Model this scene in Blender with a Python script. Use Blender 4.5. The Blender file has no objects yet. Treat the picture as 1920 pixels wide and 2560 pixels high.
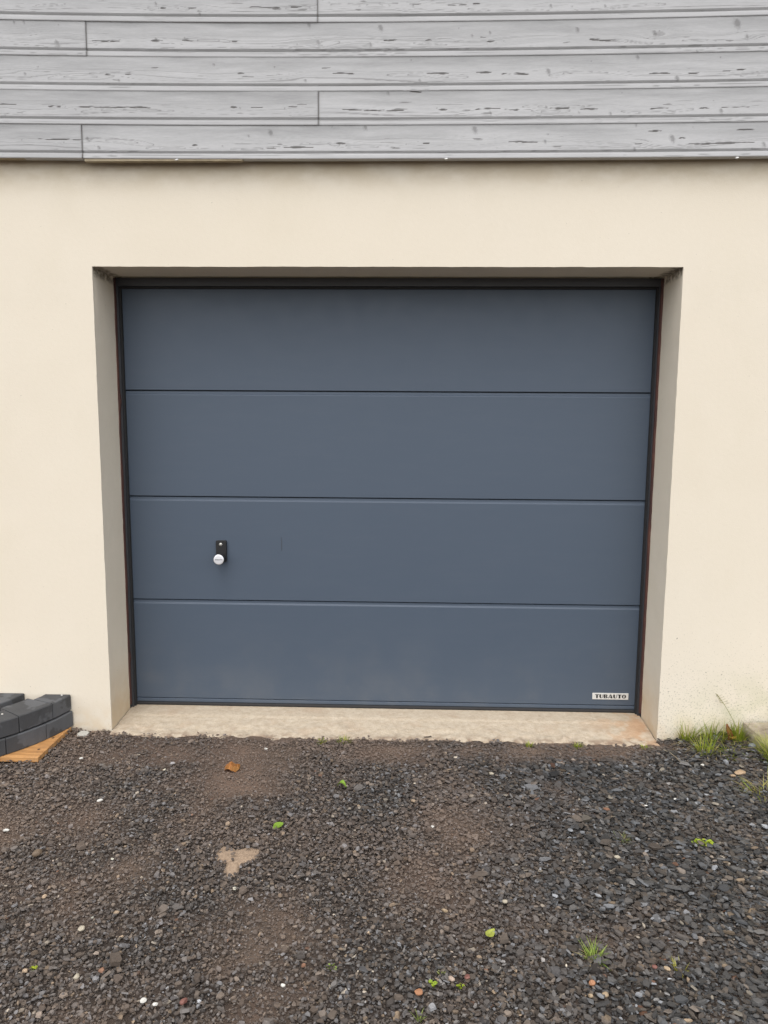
import bpy, math, random
import numpy as np
from mathutils import Matrix, Vector

rng = np.random.default_rng(7)
random.seed(7)
C = bpy.context.scene.collection

# ------------------------------------------------------------------ camera
cam_d = bpy.data.cameras.new("camera")
cam = bpy.data.objects.new("camera", cam_d)
C.objects.link(cam)
px, py, pz = 0.09593, -3.15448, 1.40713
pitch, yaw, roll, fpx = -0.130816, -0.028924, 0.006279, 1881.4
cp, sp, cy_, sy_ = math.cos(pitch), math.sin(pitch), math.cos(yaw), math.sin(yaw)
fw = Vector((sy_ * cp, cy_ * cp, sp))
r0 = Vector((cy_, -sy_, 0))
u0 = r0.cross(fw)
r1 = r0 * math.cos(roll) + u0 * math.sin(roll)
u1 = u0 * math.cos(roll) - r0 * math.sin(roll)
cam.matrix_world = Matrix(((r1.x, u1.x, -fw.x, px), (r1.y, u1.y, -fw.y, py), (r1.z, u1.z, -fw.z, pz), (0, 0, 0, 1)))
cam_d.sensor_fit = 'VERTICAL'
cam_d.sensor_height = 36.0
cam_d.sensor_width = 27.0
cam_d.lens = fpx / 2560 * 36.0
cam_d.clip_start = 0.05
cam_d.clip_end = 500
bpy.context.scene.camera = cam

# ------------------------------------------------------------------ light
SUN_EL, SUN_AZ = math.radians(62), math.radians(190)   # azimuth clockwise from +Y: behind the photographer, a little to the left
world = bpy.data.worlds.new("World")
bpy.context.scene.world = world
world.use_nodes = True
wn = world.node_tree
sky = wn.nodes.new("ShaderNodeTexSky")
sky.sky_type = 'NISHITA'
sky.sun_disc = False
sky.sun_elevation = SUN_EL
sky.sun_rotation = SUN_AZ
sky.air_density = 1.0
sky.dust_density = 3.0
sky.ozone_density = 1.0
hs = wn.nodes.new("ShaderNodeHueSaturation")
hs.inputs['Saturation'].default_value = 0.30        # cloud cover: a pale, nearly neutral sky
wn.links.new(sky.outputs[0], hs.inputs['Color'])
wn.links.new(hs.outputs[0], wn.nodes['Background'].inputs[0])
wn.nodes['Background'].inputs[1].default_value = 0.15
sd = bpy.data.lights.new("sun", 'SUN')
sd.energy = .7
sd.angle = math.radians(150)
sd.color = (1.0, 0.965, 0.92)
sun = bpy.data.objects.new("sun", sd)
C.objects.link(sun)
dv = Vector((math.sin(SUN_AZ) * math.cos(SUN_EL), math.cos(SUN_AZ) * math.cos(SUN_EL), math.sin(SUN_EL)))
sun.rotation_euler = dv.to_track_quat('Z', 'Y').to_euler()
sun.location = dv * 20
vs = bpy.context.scene.view_settings
vs.view_transform = 'Standard'
vs.look = 'None'
vs.gamma = 1.0
vs.exposure = 0.86
bpy.context.scene.cycles.max_bounces = 6
bpy.context.scene.cycles.use_adaptive_sampling = True

# ------------------------------------------------------------------ helpers
def tag(o, label=None, cat=None, group=None, kind=None):
    if label: o['label'] = label
    if cat: o['category'] = cat
    if group: o['group'] = group
    if kind: o['kind'] = kind
    return o

def empty(name, loc=(0, 0, 0), parent=None):
    o = bpy.data.objects.new(name, None)
    C.objects.link(o)
    o.location = loc
    o.empty_display_size = 0.05
    if parent: o.parent = parent
    return o

def link(name, me, mat=None, parent=None):
    o = bpy.data.objects.new(name, me)
    C.objects.link(o)
    if mat: me.materials.append(mat)
    if parent: o.parent = parent
    return o

def mesh(name, V, F, mat=None, parent=None, col=None, smooth=False, loc=None):
    """V (n,3), F list of index tuples, col optional (n,3) base colours."""
    me = bpy.data.meshes.new(name)
    V = np.asarray(V, float)
    if loc is not None: V = V - np.asarray(loc)
    me.from_pydata(V.tolist(), [], [tuple(map(int, f)) for f in F])
    fin(me, col, smooth)
    o = link(name, me, mat, parent)
    if loc is not None: o.location = loc
    return o

def fast_mesh(name, V, loops, sizes, mat=None, parent=None, col=None, smooth=False):
    me = bpy.data.meshes.new(name)
    me.vertices.add(len(V))
    me.vertices.foreach_set('co', np.ascontiguousarray(V, np.float32).ravel())
    me.loops.add(len(loops))
    me.loops.foreach_set('vertex_index', np.ascontiguousarray(loops, np.int32))
    me.polygons.add(len(sizes))
    st = np.zeros(len(sizes), np.int32); st[1:] = np.cumsum(sizes)[:-1]
    me.polygons.foreach_set('loop_start', st)
    me.update(calc_edges=True)
    fin(me, col, smooth)
    return link(name, me, mat, parent)

def fin(me, col, smooth):
    if col is not None:
        a = me.color_attributes.new('tint', 'FLOAT_COLOR', 'POINT')
        c4 = np.ones((len(me.vertices), 4), np.float32)
        c4[:, :3] = col
        a.data.foreach_set('color', c4.ravel())
    me.polygons.foreach_set('use_smooth', np.full(len(me.polygons), smooth))
    me.update()

def grid_faces(nu, nv, base=0, flip=False):
    i, j = np.meshgrid(np.arange(nu - 1), np.arange(nv - 1), indexing='ij')
    a = base + i * nv + j
    q = np.stack([a, a + nv, a + nv + 1, a + 1], -1).reshape(-1, 4)
    return q[:, ::-1] if flip else q

class MB:
    """collects shapes that become ONE mesh"""
    def __init__(self): self.V = []; self.F = []; self.n = 0; self.K = []
    def add(self, V, F, col=None):
        V = np.asarray(V, float)
        self.V.append(V); self.F += [tuple(int(i) + self.n for i in f) for f in F]; self.n += len(V)
        self.K.append(np.tile(np.asarray(col if col is not None else (1, 1, 1), float), (len(V), 1)) if np.ndim(col) < 2 else np.asarray(col))
        return self
    def box(self, x0, x1, y0, y1, z0, z1, b=0.0, col=None):
        if b <= 0:
            V = [(x, y, z) for x in (x0, x1) for y in (y0, y1) for z in (z0, z1)]
            F = [(0, 1, 3, 2), (4, 6, 7, 5), (0, 4, 5, 1), (2, 3, 7, 6), (0, 2, 6, 4), (1, 5, 7, 3)]
            return self.add(V, F, col)
        # chamfered box: 24 vertices
        V = []; idx = {}
        for sx in (0, 1):
            for sy in (0, 1):
                for sz in (0, 1):
                    c = [x1 if sx else x0, y1 if sy else y0, z1 if sz else z0]
                    s = [1 if sx else -1, 1 if sy else -1, 1 if sz else -1]
                    for ax in range(3):
                        p = [c[k] - (0 if k == ax else s[k] * b) for k in range(3)]
                        idx[(sx, sy, sz, ax)] = len(V); V.append(p)
        F = []
        for ax in range(3):
            o1, o2 = [k for k in range(3) if k != ax]
            for s in (0, 1):
                f = []
                for q in ((0, 0), (1, 0), (1, 1), (0, 1)):
                    k = [0, 0, 0]; k[ax] = s; k[o1] = q[0]; k[o2] = q[1]
                    f.append(idx[(*k, ax)])
                F.append(f)
            for q in ((0, 0), (1, 0), (1, 1), (0, 1)):
                k0 = [0, 0, 0]; k0[o1] = q[0]; k0[o2] = q[1]; k0[ax] = 0
                k1 = list(k0); k1[ax] = 1
                F.append([idx[(*k0, o1)], idx[(*k1, o1)], idx[(*k1, o2)], idx[(*k0, o2)]])
        for sx in (0, 1):
            for sy in (0, 1):
                for sz in (0, 1):
                    F.append([idx[(sx, sy, sz, a)] for a in range(3)])
        return self.add(V, F, col)
    def poly(self, pts, y0, y1, col=None):
        """extrude an x,z outline between y0 (front) and y1 (back)"""
        n = len(pts)
        V = [(p[0], y0, p[1]) for p in pts] + [(p[0], y1, p[1]) for p in pts]
        F = [tuple(range(n)), tuple(range(2 * n - 1, n - 1, -1))] + [(i, i + n, (i + 1) % n + n, (i + 1) % n) for i in range(n)]
        return self.add(V, F, col)
    def build(self, name, mat, parent=None, smooth=False, loc=None, colors=False, fix=True):
        o = mesh(name, np.concatenate(self.V), self.F, mat, parent, np.concatenate(self.K) if colors else None, smooth, loc)
        if fix:
            import bmesh
            bm = bmesh.new(); bm.from_mesh(o.data)
            bmesh.ops.recalc_face_normals(bm, faces=bm.faces)
            bm.to_mesh(o.data); bm.free()
        return o

# value noise -----------------------------------------------------------
def _h(ix, iy, s):
    n = (ix.astype(np.int64) * 374761393 + iy.astype(np.int64) * 668265263 + s * 974634777) & 0xffffffff
    n = ((n ^ (n >> 13)) * 1274126177) & 0xffffffff
    return ((n ^ (n >> 16)) & 0xffff) / 65535.0

def vn(x, y, s=0):
    x = np.asarray(x, float); y = np.asarray(y, float)
    x, y = np.broadcast_arrays(x, y)
    ix = np.floor(x); iy = np.floor(y)
    fx = x - ix; fy = y - iy
    fx = fx * fx * (3 - 2 * fx); fy = fy * fy * (3 - 2 * fy)
    a = _h(ix, iy, s); b = _h(ix + 1, iy, s); c = _h(ix, iy + 1, s); d = _h(ix + 1, iy + 1, s)
    return (a * (1 - fx) + b * fx) * (1 - fy) + (c * (1 - fx) + d * fx) * fy

def fbm(x, y, s=0, o=4):
    t = 0; a = .5; n = 0
    for k in range(o):
        t = t + a * vn(np.asarray(x) * 2 ** k, np.asarray(y) * 2 ** k, s + 17 * k); n += a; a *= .5
    return t / n

def sst(a, b, x):
    t = np.clip((np.asarray(x) - a) / (b - a), 0, 1)
    return t * t * (3 - 2 * t)

# materials -------------------------------------------------------------
class NT:
    def __init__(self, name):
        self.m = bpy.data.materials.new(name); self.m.use_nodes = True
        self.t = self.m.node_tree; self.N = self.t.nodes; self.L = self.t.links
        self.b = self.N['Principled BSDF']
        self.co = self.N.new('ShaderNodeTexCoord').outputs['Object']
    def set(self, **k):
        for a, v in k.items():
            self.b.inputs[a.replace('_', ' ')].default_value = v
        return self
    def val(self, sock, v):
        if hasattr(v, 'links') or isinstance(v, bpy.types.NodeSocket): self.L.new(v, sock)
        else: sock.default_value = v
    def noise(self, scale, detail=4, rough=.55, stretch=None, dist=0, co=None):
        n = self.N.new('ShaderNodeTexNoise'); n.inputs['Scale'].default_value = scale
        n.inputs['Detail'].default_value = detail; n.inputs['Roughness'].default_value = rough
        n.inputs['Distortion'].default_value = dist
        c = co or self.co
        if stretch:
            m = self.N.new('ShaderNodeMapping'); m.inputs['Scale'].default_value = stretch
            self.L.new(c, m.inputs[0]); c = m.outputs[0]
        self.L.new(c, n.inputs['Vector'])
        return n.outputs['Fac']
    def voro(self, scale, feat='F1', out='Distance', stretch=None):
        n = self.N.new('ShaderNodeTexVoronoi'); n.feature = feat; n.inputs['Scale'].default_value = scale
        c = self.co
        if stretch:
            m = self.N.new('ShaderNodeMapping'); m.inputs['Scale'].default_value = stretch
            self.L.new(c, m.inputs[0]); c = m.outputs[0]
        self.L.new(c, n.inputs['Vector'])
        return n.outputs[out]
    def ramp(self, fac, stops):
        r = self.N.new('ShaderNodeValToRGB'); e = r.color_ramp.elements
        while len(e) < len(stops): e.new(.5)
        for k, (p, c) in zip(e, stops):
            k.position = p; k.color = (*c, 1) if len(c) == 3 else c
        self.L.new(fac, r.inputs[0]); return r.outputs[0]
    def step(self, fac, a, b, lo=0., hi=1.):
        r = self.N.new('ShaderNodeMapRange'); r.interpolation_type = 'SMOOTHSTEP'
        self.L.new(fac, r.inputs[0])
        for i, v in zip((1, 2, 3, 4), (a, b, lo, hi)): r.inputs[i].default_value = v
        return r.outputs[0]
    def math(self, op, a, b=0.):
        m = self.N.new('ShaderNodeMath'); m.operation = op
        self.val(m.inputs[0], a); self.val(m.inputs[1], b); return m.outputs[0]
    def mix(self, f, a, b, mode='MIX'):
        m = self.N.new('ShaderNodeMix'); m.data_type = 'RGBA'; m.blend_type = mode
        self.val(m.inputs[0], f)
        for s, v in ((m.inputs[6], a), (m.inputs[7], b)):
            self.val(s, (*v, 1) if isinstance(v, tuple) and len(v) == 3 else v)
        return m.outputs[2]
    def attr(self, n='tint'):
        a = self.N.new('ShaderNodeAttribute'); a.attribute_name = n; return a.outputs['Color']
    def xyz(self):
        s = self.N.new('ShaderNodeSeparateXYZ'); self.L.new(self.co, s.inputs[0]); return s.outputs
    def base(self, c):
        self.val(self.b.inputs['Base Color'], (*c, 1) if isinstance(c, tuple) else c); return self
    def rough(self, r): self.val(self.b.inputs['Roughness'], r); return self
    def bump(self, h, strength=.3, dist=.002):
        b = self.N.new('ShaderNodeBump'); b.inputs['Strength'].default_value = strength; b.inputs['Distance'].default_value = dist
        old = self.b.inputs['Normal'].links
        if old: self.L.new(old[0].from_socket, b.inputs['Normal'])
        self.L.new(h, b.inputs['Height']); self.L.new(b.outputs[0], self.b.inputs['Normal']); return self

def simple(name, c, rough=.5, metal=0., var=.12, scale=40, bump=0.):
    n = NT(name)
    f = n.noise(scale, 5)
    n.base(n.mix(f, tuple(v * (1 - var) for v in c), tuple(min(1, v * (1 + var)) for v in c)))
    n.rough(rough).set(Metallic=metal)
    if bump: n.bump(n.noise(scale * 6, 4), bump, .001)
    return n.m

# render (cream wall)
n = NT('cream_render')
X, Y, Z = n.xyz()
base = n.mix(n.noise(1.3, 5, .6), (.705, .628, .500), (.765, .698, .590))
base = n.mix(n.step(n.noise(3.2, 6, .62, (1, 1, .6)), .48, .72, 0, .28), base, (.67, .60, .47))
base = n.mix(n.math('MULTIPLY', n.noise(55, 3), .35), base, (.66, .59, .47))
# dark specks of dirt caught in the grain, more of them near the ground and to the right
low = n.step(Z, .75, .02)
rgt = n.step(X, -.6, 1.6, .25, 1.)
dirt = n.math('MULTIPLY', n.math('MULTIPLY', low, rgt), n.step(Y, .012, .003))
thr = n.math('MULTIPLY', dirt, .165)
sp = n.math('GREATER_THAN', n.math('ADD', n.noise(150, 2, .5), thr), .745)
base = n.mix(n.math('MULTIPLY', sp, .45), base, (.30, .27, .20))
sp2 = n.math('GREATER_THAN', n.math('ADD', n.noise(75, 2, .5), n.math('MULTIPLY', dirt, .1)), .775)
base = n.mix(n.math('MULTIPLY', sp2, .6), base, (.20, .17, .13))
# greenish algae film low down on the right, orange splash right at the ground
alg = n.math('MULTIPLY', n.math('MULTIPLY', n.step(Z, .42, .03), n.step(X, 1.15, 1.75)), n.step(n.noise(9, 5), .38, .62))
base = n.mix(n.math('MULTIPLY', alg, .55), base, (.42, .43, .25))
spl = n.math('MULTIPLY', n.step(Z, .16, .0), n.step(n.noise(14, 5), .40, .62))
base = n.mix(n.math('MULTIPLY', spl, .40), base, (.62, .47, .28))
# grime plus painted-in shade on the sheltered strip under the boards
gr = n.math('MULTIPLY', n.step(Z, 2.25, 2.40), n.step(n.noise(6, 5, .6, (1, 1, 2)), .30, .65))
base = n.mix(n.math('MULTIPLY', gr, .45), base, (.46, .36, .21))
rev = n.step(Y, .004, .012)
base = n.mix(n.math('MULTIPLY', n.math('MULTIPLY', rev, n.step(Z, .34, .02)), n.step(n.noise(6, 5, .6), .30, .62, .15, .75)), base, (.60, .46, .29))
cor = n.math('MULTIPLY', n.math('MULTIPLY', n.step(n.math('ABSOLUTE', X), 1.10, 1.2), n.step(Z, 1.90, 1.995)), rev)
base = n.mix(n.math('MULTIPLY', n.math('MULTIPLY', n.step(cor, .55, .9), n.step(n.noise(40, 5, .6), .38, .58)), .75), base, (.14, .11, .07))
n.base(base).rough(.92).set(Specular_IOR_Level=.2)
n.bump(n.noise(260, 3, .6), .35, .0016).bump(n.noise(60, 3), .14, .003)
M_wall = n.m

# weathered boards: colour comes from the boards' own mesh (grain, knots, bare wood, painted groove shade)
n = NT('weathered_boards')
n.base(n.mix(n.math('MULTIPLY', n.noise(500, 2, .5, (.12, 1, 1)), .25), n.attr(), (.42, .42, .42), 'MULTIPLY'))
n.rough(.72).set(Specular_IOR_Level=.25).bump(n.noise(420, 3, .6, (.06, 1, 1)), .35, .0008)
M_board = n.m

# garage door skin: slate grey, satin
n = NT('slate_grey_steel')
X, Y, Z = n.xyz()
c = n.mix(n.noise(2.2, 4), (.063, .085, .118), (.067, .090, .124))
c = n.mix(n.math('MULTIPLY', n.step(n.noise(30, 6, .7, (.15, 1, 1)), .45, .75), .05), c, (.14, .155, .18))
dust = n.math('MULTIPLY', n.step(Z, .5, .03), n.step(n.noise(5, 5, .6), .4, .7))
c = n.mix(n.math('MULTIPLY', dust, .12), c, (.22, .21, .19))
n.base(c)
n.rough(n.step(n.noise(14, 5), .3, .7, .47, .53)).set(Specular_IOR_Level=.5)
n.bump(n.noise(380, 3, .6, (.25, 1, 1)), .10, .0006).bump(n.noise(1.6, 2), .05, .01)
M_door = n.m
M_frame = simple('dark_frame_paint', (.040, .042, .047), .45, 0, .15, 60)
M_black = simple('black_plastic', (.014, .014, .015), .42, 0, .2, 90, .1)
M_rubber = simple('black_rubber', (.018, .017, .017), .75, 0, .3, 60, .2)
n = NT('rust_brown_sealant')
n.base(n.ramp(n.noise(28, 6, .65, (1, 1, .4)), [(.3, (.045, .020, .018)), (.55, (.088, .034, .026)), (.8, (.15, .068, .046))])).rough(.75)
n.bump(n.noise(160, 4), .4, .002)
M_rust = n.m
M_chrome = simple('brushed_metal', (.86, .86, .88), .42, .55, .04, 200)
M_screw = simple('zinc_screw', (.55, .54, .50), .35, .8, .2, 900)
M_plate = simple('silver_plate', (.66, .66, .63), .5, .15, .05, 120)
M_ink = simple('black_lettering', (.012, .012, .012), .5, 0, .1, 50)

# threshold
n = NT('rough_concrete_sill')
X, Y, Z = n.xyz()
c = n.ramp(n.noise(38, 8, .7), [(.25, (.42, .335, .24)), (.5, (.53, .445, .335)), (.75, (.62, .54, .425))])
c = n.mix(n.step(n.noise(7, 5, .6), .50, .70, 0, .45), c, (.45, .33, .23))
st = n.math('MULTIPLY', n.step(X, .85, 1.2), n.step(n.noise(11, 5), .42, .58))
c = n.mix(n.math('MULTIPLY', st, .6), c, (.50, .27, .13))
c = n.mix(n.math('MULTIPLY', n.step(Y, .03, -.06), n.step(n.noise(22, 5), .40, .62)), c, (.24, .17, .12))
pit = n.math('GREATER_THAN', n.noise(120, 3, .6), .69)
c = n.mix(n.math('MULTIPLY', pit, .5), c, (.25, .18, .13))
n.base(c).rough(.95).set(Specular_IOR_Level=.15).bump(n.noise(70, 6, .7), .7, .006)
M_sill = n.m

# ground soil under the chips
n = NT('soil_and_grit')
g = n.voro(170, 'F1', 'Color')
sepn = n.N.new('ShaderNodeSeparateColor'); n.L.new(g, sepn.inputs[0])
c = n.mix(n.math('MULTIPLY', n.noise(60, 6, .7), 1.), n.mix(.62, n.attr(), (0., 0., 0.)), n.attr())
c = n.mix(n.step(sepn.outputs[0], .78, .98, 0, .5), c, (.11, .10, .092))
n.base(c).rough(.95).set(Specular_IOR_Level=.2).bump(n.noise(150, 5, .7), .8, .006).bump(n.voro(170), .5, .004)
M_soil = n.m

n = NT('slate_chips')
c = n.mix(n.step(n.noise(160, 4, .65), .25, .8, 0, .65), n.attr(), n.mix(.5, n.attr(), (.02, .018, .016)))
n.base(c).rough(n.step(n.noise(90, 3), .3, .7, .45, .75)).set(Specular_IOR_Level=.45).bump(n.noise(420, 4), .3, .0012)
M_chip = n.m

n = NT('pale_sand')
n.base(n.ramp(n.noise(90, 7, .7), [(.3, (.24, .170, .115)), (.55, (.35, .255, .175)), (.75, (.43, .33, .24))])).rough(.95).bump(n.noise(240, 5, .7), .8, .003)
M_sand = n.m

def pebble_mat(name, c):
    n = NT(name)
    n.base(n.mix(n.noise(120, 5, .6), tuple(v * .72 for v in c), tuple(min(.9, v * 1.12) for v in c))).rough(.65).bump(n.noise(300, 4), .3, .001)
    return n.m

n = NT('charcoal_concrete')
oi = n.N.new('ShaderNodeObjectInfo')
c = n.mix(n.noise(18, 6, .65), (.042, .043, .046), (.074, .075, .077))
pm = n.N.new('ShaderNodeMapping'); n.L.new(n.co, pm.inputs[0]); n.L.new(oi.outputs['Location'], pm.inputs[1])
c = n.mix(n.step(n.noise(7, 4, .55, co=pm.outputs[0]), .50, .54, 0, .6), c, (.120, .124, .132))
c = n.mix(n.math('MULTIPLY', n.math('GREATER_THAN', n.noise(230, 2), .70), .5), c, (.16, .16, .155))
n.base(c).rough(.78).set(Specular_IOR_Level=.4).bump(n.noise(320, 4, .65), .5, .0015)
M_conc = n.m

n = NT('orange_softwood')
c = n.ramp(n.noise(9, 6, .6, (.6, 7, 7)), [(.3, (.36, .17, .055)), (.55, (.56, .29, .105)), (.75, (.66, .40, .17))])
c = n.mix(n.step(n.noise(13, 6, .65), .48, .75, 0, .5), c, (.22, .13, .07))
n.base(c).rough(.7).bump(n.noise(60, 4, .6, (.2, 3, 3)), .3, .001)
M_wood = n.m

n = NT('mossy_stone')
c = n.ramp(n.noise(16, 7, .68, (.55, .8, 2.6)), [(.28, (.10, .075, .05)), (.48, (.27, .225, .16)), (.7, (.44, .385, .295))])
c = n.mix(n.step(n.noise(11, 6, .65), .50, .62, 0, .65), c, (.26, .25, .08))
n.base(c).rough(.95).bump(n.noise(30, 7, .7, (.5, .8, 3)), .9, .008)
M_stone = n.m

n = NT('plant_leaf')
c = n.mix(n.step(n.noise(60, 3), .3, .8, 0, .35), n.attr(), (.10, .13, .02))
n.base(c).rough(.55).set(Specular_IOR_Level=.35)
try:
    n.set(Subsurface_Weight=.0)
    tr = n.N.new('ShaderNodeBsdfTranslucent'); n.L.new(c, tr.inputs[0])
    mx = n.N.new('ShaderNodeMixShader'); mx.inputs[0].default_value = .30
    out = n.N['Material Output']
    n.L.new(n.b.outputs[0], mx.inputs[1]); n.L.new(tr.outputs[0], mx.inputs[2]); n.L.new(mx.outputs[0], out.inputs[0])
except Exception:
    pass
M_leaf = n.m

# ------------------------------------------------------------------ ground
BLOBS = [(-.85, -.22, .42, .17, 1.), (-.62, -.42, .28, .18, .85), (-1.2, -.72, .32, .26, .5), (.04, -.16, .22, .12, .75),
         (.62, -.12, .33, .13, .85), (.98, -.1, .22, .09, .8), (.12, -1.02, .2, .14, .55), (-.25, -1.28, .25, .2, .28), (-.1, -1.35, .08, .25, .3),
         (.38, -.8, .26, .22, .35), (1.12, -.06, .12, .05, .9), (-.95, -1.1, .3, .2, .35), (-.5, -.03, .9, .05, .6), (.7, -.03, .5, .05, .6)]
def soilness(x, y):
    s = np.zeros(np.broadcast(x, y).shape)
    for bx, by, rx, ry, w in BLOBS:
        s = np.maximum(s, w * np.exp(-((x - bx) / rx) ** 2 - ((y - by) / ry) ** 2))
    nz = fbm(np.asarray(x) * 4 + 3, np.asarray(y) * 4 + 9, 5, 5)
    nz2 = fbm(np.asarray(x) * 14, np.asarray(y) * 14, 8, 3)
    return np.clip(s * .9 + (nz - .5) * 1.1 + (nz2 - .5) * .5, 0, 1)
def gh(x, y):
    x = np.asarray(x, float); y = np.asarray(y, float)
    h = (fbm(x * 2.2, y * 2.2, 31, 3) - .5) * .018
    near = sst(-.34, -.02, y)
    h = h * (1 - .7 * near) + .026 * near * sst(1.18, 1.42, x) + .010 * near * sst(-1.15, -1.35, x) * 0
    far = sst(2.5, 6, np.hypot(x, y + 1))
    return (h - .004) * (1 - far)
def axis(a, b, fa, fb, d, far):
    return np.unique(np.concatenate([np.linspace(-far, a - 8, 8), np.linspace(a - 8, a, 16), np.arange(a, b, d), np.linspace(b, b + 8, 16), np.linspace(b + 8, far, 8)]).round(5))
gx = axis(-2.6, 2.6, 0, 0, .02, 70); gy = np.unique(np.concatenate([np.linspace(-70, -9, 9), np.linspace(-9, -2.4, 14), np.arange(-2.4, .12, .02), np.linspace(.12, 12, 10)]).round(5))
GX, GY = np.meshgrid(gx, gy, indexing='ij')
GZ = gh(GX, GY)
S = soilness(GX, GY)
hue = fbm(GX * 3, GY * 3, 77, 4)[..., None]
red = np.array((.265, .172, .128)); tan = np.array((.285, .212, .156)); dark = np.array((.075, .060, .050))
brown = red * (1 - hue) + tan * hue
gc = dark * (1 - S[..., None]) + brown * S[..., None]
F = grid_faces(len(gx), len(gy))
ground = mesh('ground', np.stack([GX, GY, GZ], -1).reshape(-1, 3), F, M_soil, None, gc.reshape(-1, 3), True)
tag(ground, kind='structure')

# ------------------------------------------------------------------ slate chips: one mass nobody could count
KEEP_OUT = []          # (x, y, r) spots left bare for sand and standing things
SAND = (-.430, -.955)
def sand_r(a):
    return .060 + 0.012 * np.sin(a) + .020 * np.sin(3 * a) + .020 * (vn(np.cos(a) * 2.5 + 20, np.sin(a) * 2.5 + 3, 5) - .5) + .012 * (vn(np.cos(a) * 7, np.sin(a) * 7, 2) - .5)
def in_sand(x, y):
    a = np.arctan2(y - SAND[1], x - SAND[0]); r = np.hypot((x - SAND[0]) / 1.0, (y - SAND[1]) / 1.35)
    return r < .82 * sand_r(a)

def chips(n, rlo, rmed, sig, rhi, layer, seed, region, taper):
    g = np.random.default_rng(seed)
    x = g.uniform(region[0], region[1], n); y = g.uniform(region[2], region[3], n)
    s = soilness(x, y)
    right = sst(-.2, 1.0, x + .25 * (y + .8))
    size = np.clip(rmed * .80 * (1 + .75 * right) * np.exp(g.normal(0, sig, n)), rlo, rhi) * (1 - .35 * s)
    keep = g.random(n) < (1 - taper * sst(.22, .62, s))
    keep &= ~in_sand(x, y) | (g.random(n) < .10)
    keep &= ~((np.abs(x) < 1.2) & (y > -.052 + .055 * (vn(x * 14, x * 0, 3) - .5) + .03 * (g.random(n) - .5)))
    keep &= ~((x < -1.385) & (y > -.315))
    keep &= ~((x > 1.553 + .35 * np.minimum(-y, .25)) & (y > -.6) & (x < 2.36))
    keep &= y < -.004
    x, y, s, size, right = [q[keep] for q in (x, y, s, size, right)]
    n = len(x); K = 6
    ang = (np.arange(K)[None] + g.uniform(-.36, .36, (n, K))) * 2 * np.pi / K
    rad = size[:, None] * g.uniform(.62, 1.12, (n, K))
    asp = g.uniform(.38, .95, (n, 1)) * (1 - .18 * right[:, None])
    P = np.stack([np.cos(ang) * rad, np.sin(ang) * rad * asp], -1)
    th = size * g.uniform(.16, .55, n) * (1 - .35 * right)
    top = np.concatenate([P * g.uniform(.72, .97, (n, 1, 1)), np.repeat((th * .5)[:, None, None], K, 1) + (g.normal(0, .10, (n, K, 1)) * th[:, None, None])], -1)
    bot = np.concatenate([P, np.repeat((-th * .5)[:, None, None], K, 1)], -1)
    V = np.concatenate([top, bot], 1)                     # n,12,3
    yaw = np.where(g.random(n) < .45 * right, g.normal(-.55, .5, n), g.uniform(0, 6.283, n))
    ta = g.uniform(0, 6.283, n); tl = np.abs(g.normal(0, .30, n)) * (1 - .25 * right)
    def rot(V, ax, an):
        c = np.cos(an)[:, None]; sn = np.sin(an)[:, None]; i, j = [k for k in range(3) if k != ax]
        a = V[..., i] * c - V[..., j] * sn; b = V[..., i] * sn + V[..., j] * c
        V = V.copy(); V[..., i] = a; V[..., j] = b; return V
    V = rot(V, 2, yaw - ta); V = rot(V, 0, tl); V = rot(V, 2, ta)
    z = gh(x, y) + th * .3 + layer * g.random(n) * (1 - .55 * s)
    V += np.stack([x, y, z], -1)[:, None]
    # colours of the stones themselves
    t = g.random(n); v = (np.exp(g.normal(-.14, .50, n)) * (1 - .24 * right))[:, None]
    slate = np.array((.085, .082, .078)); blue = np.array((.145, .150, .156)); brn = np.array((.112, .092, .074))
    tanc = np.array((.20, .150, .100)); pale = np.array((.33, .29, .23)); rust = np.array((.17, .085, .05))
    c = np.where((t < .50)[:, None], slate, np.where((t < .82)[:, None], brn, blue))
    tanp = .055 - .03 * right
    c = np.where((t > 1 - tanp)[:, None], tanc, c)
    c = np.where((t > 1 - .016)[:, None], pale, c); c = np.where((t > 1 - .004)[:, None], rust, c)
    c = c * v
    wl = (1 - right) * sst(.30, .62, fbm(x * 2.3 + 7, y * 2.3, 63, 4))
    dustw = np.clip(.13 + .66 * s + .26 * wl * sst(-1.35, -.75, y) + .25 * (fbm(x * 5, y * 5, 3, 3) - .5) - .20 * right, 0, .85)[:, None]
    c = c * (1 - dustw) + np.array((.245, .174, .130)) * dustw
    col = np.repeat(c[:, None], 12, 1)
    col = col * (1 + g.normal(0, .05, (n, 12, 1)))
    k = np.arange(K); k2 = (k + 1) % K
    side = np.stack([k, k + K, k2 + K, k2], -1)           # outward winding
    loc = np.concatenate([k, side.ravel()])
    loops = (np.arange(n)[:, None] * 12 + loc[None]).ravel()
    sizes = np.tile(np.array([K] + [4] * K, np.int32), n)
    return V.reshape(-1, 3), loops, sizes, np.clip(col, .008, .7).reshape(-1, 3)

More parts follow.
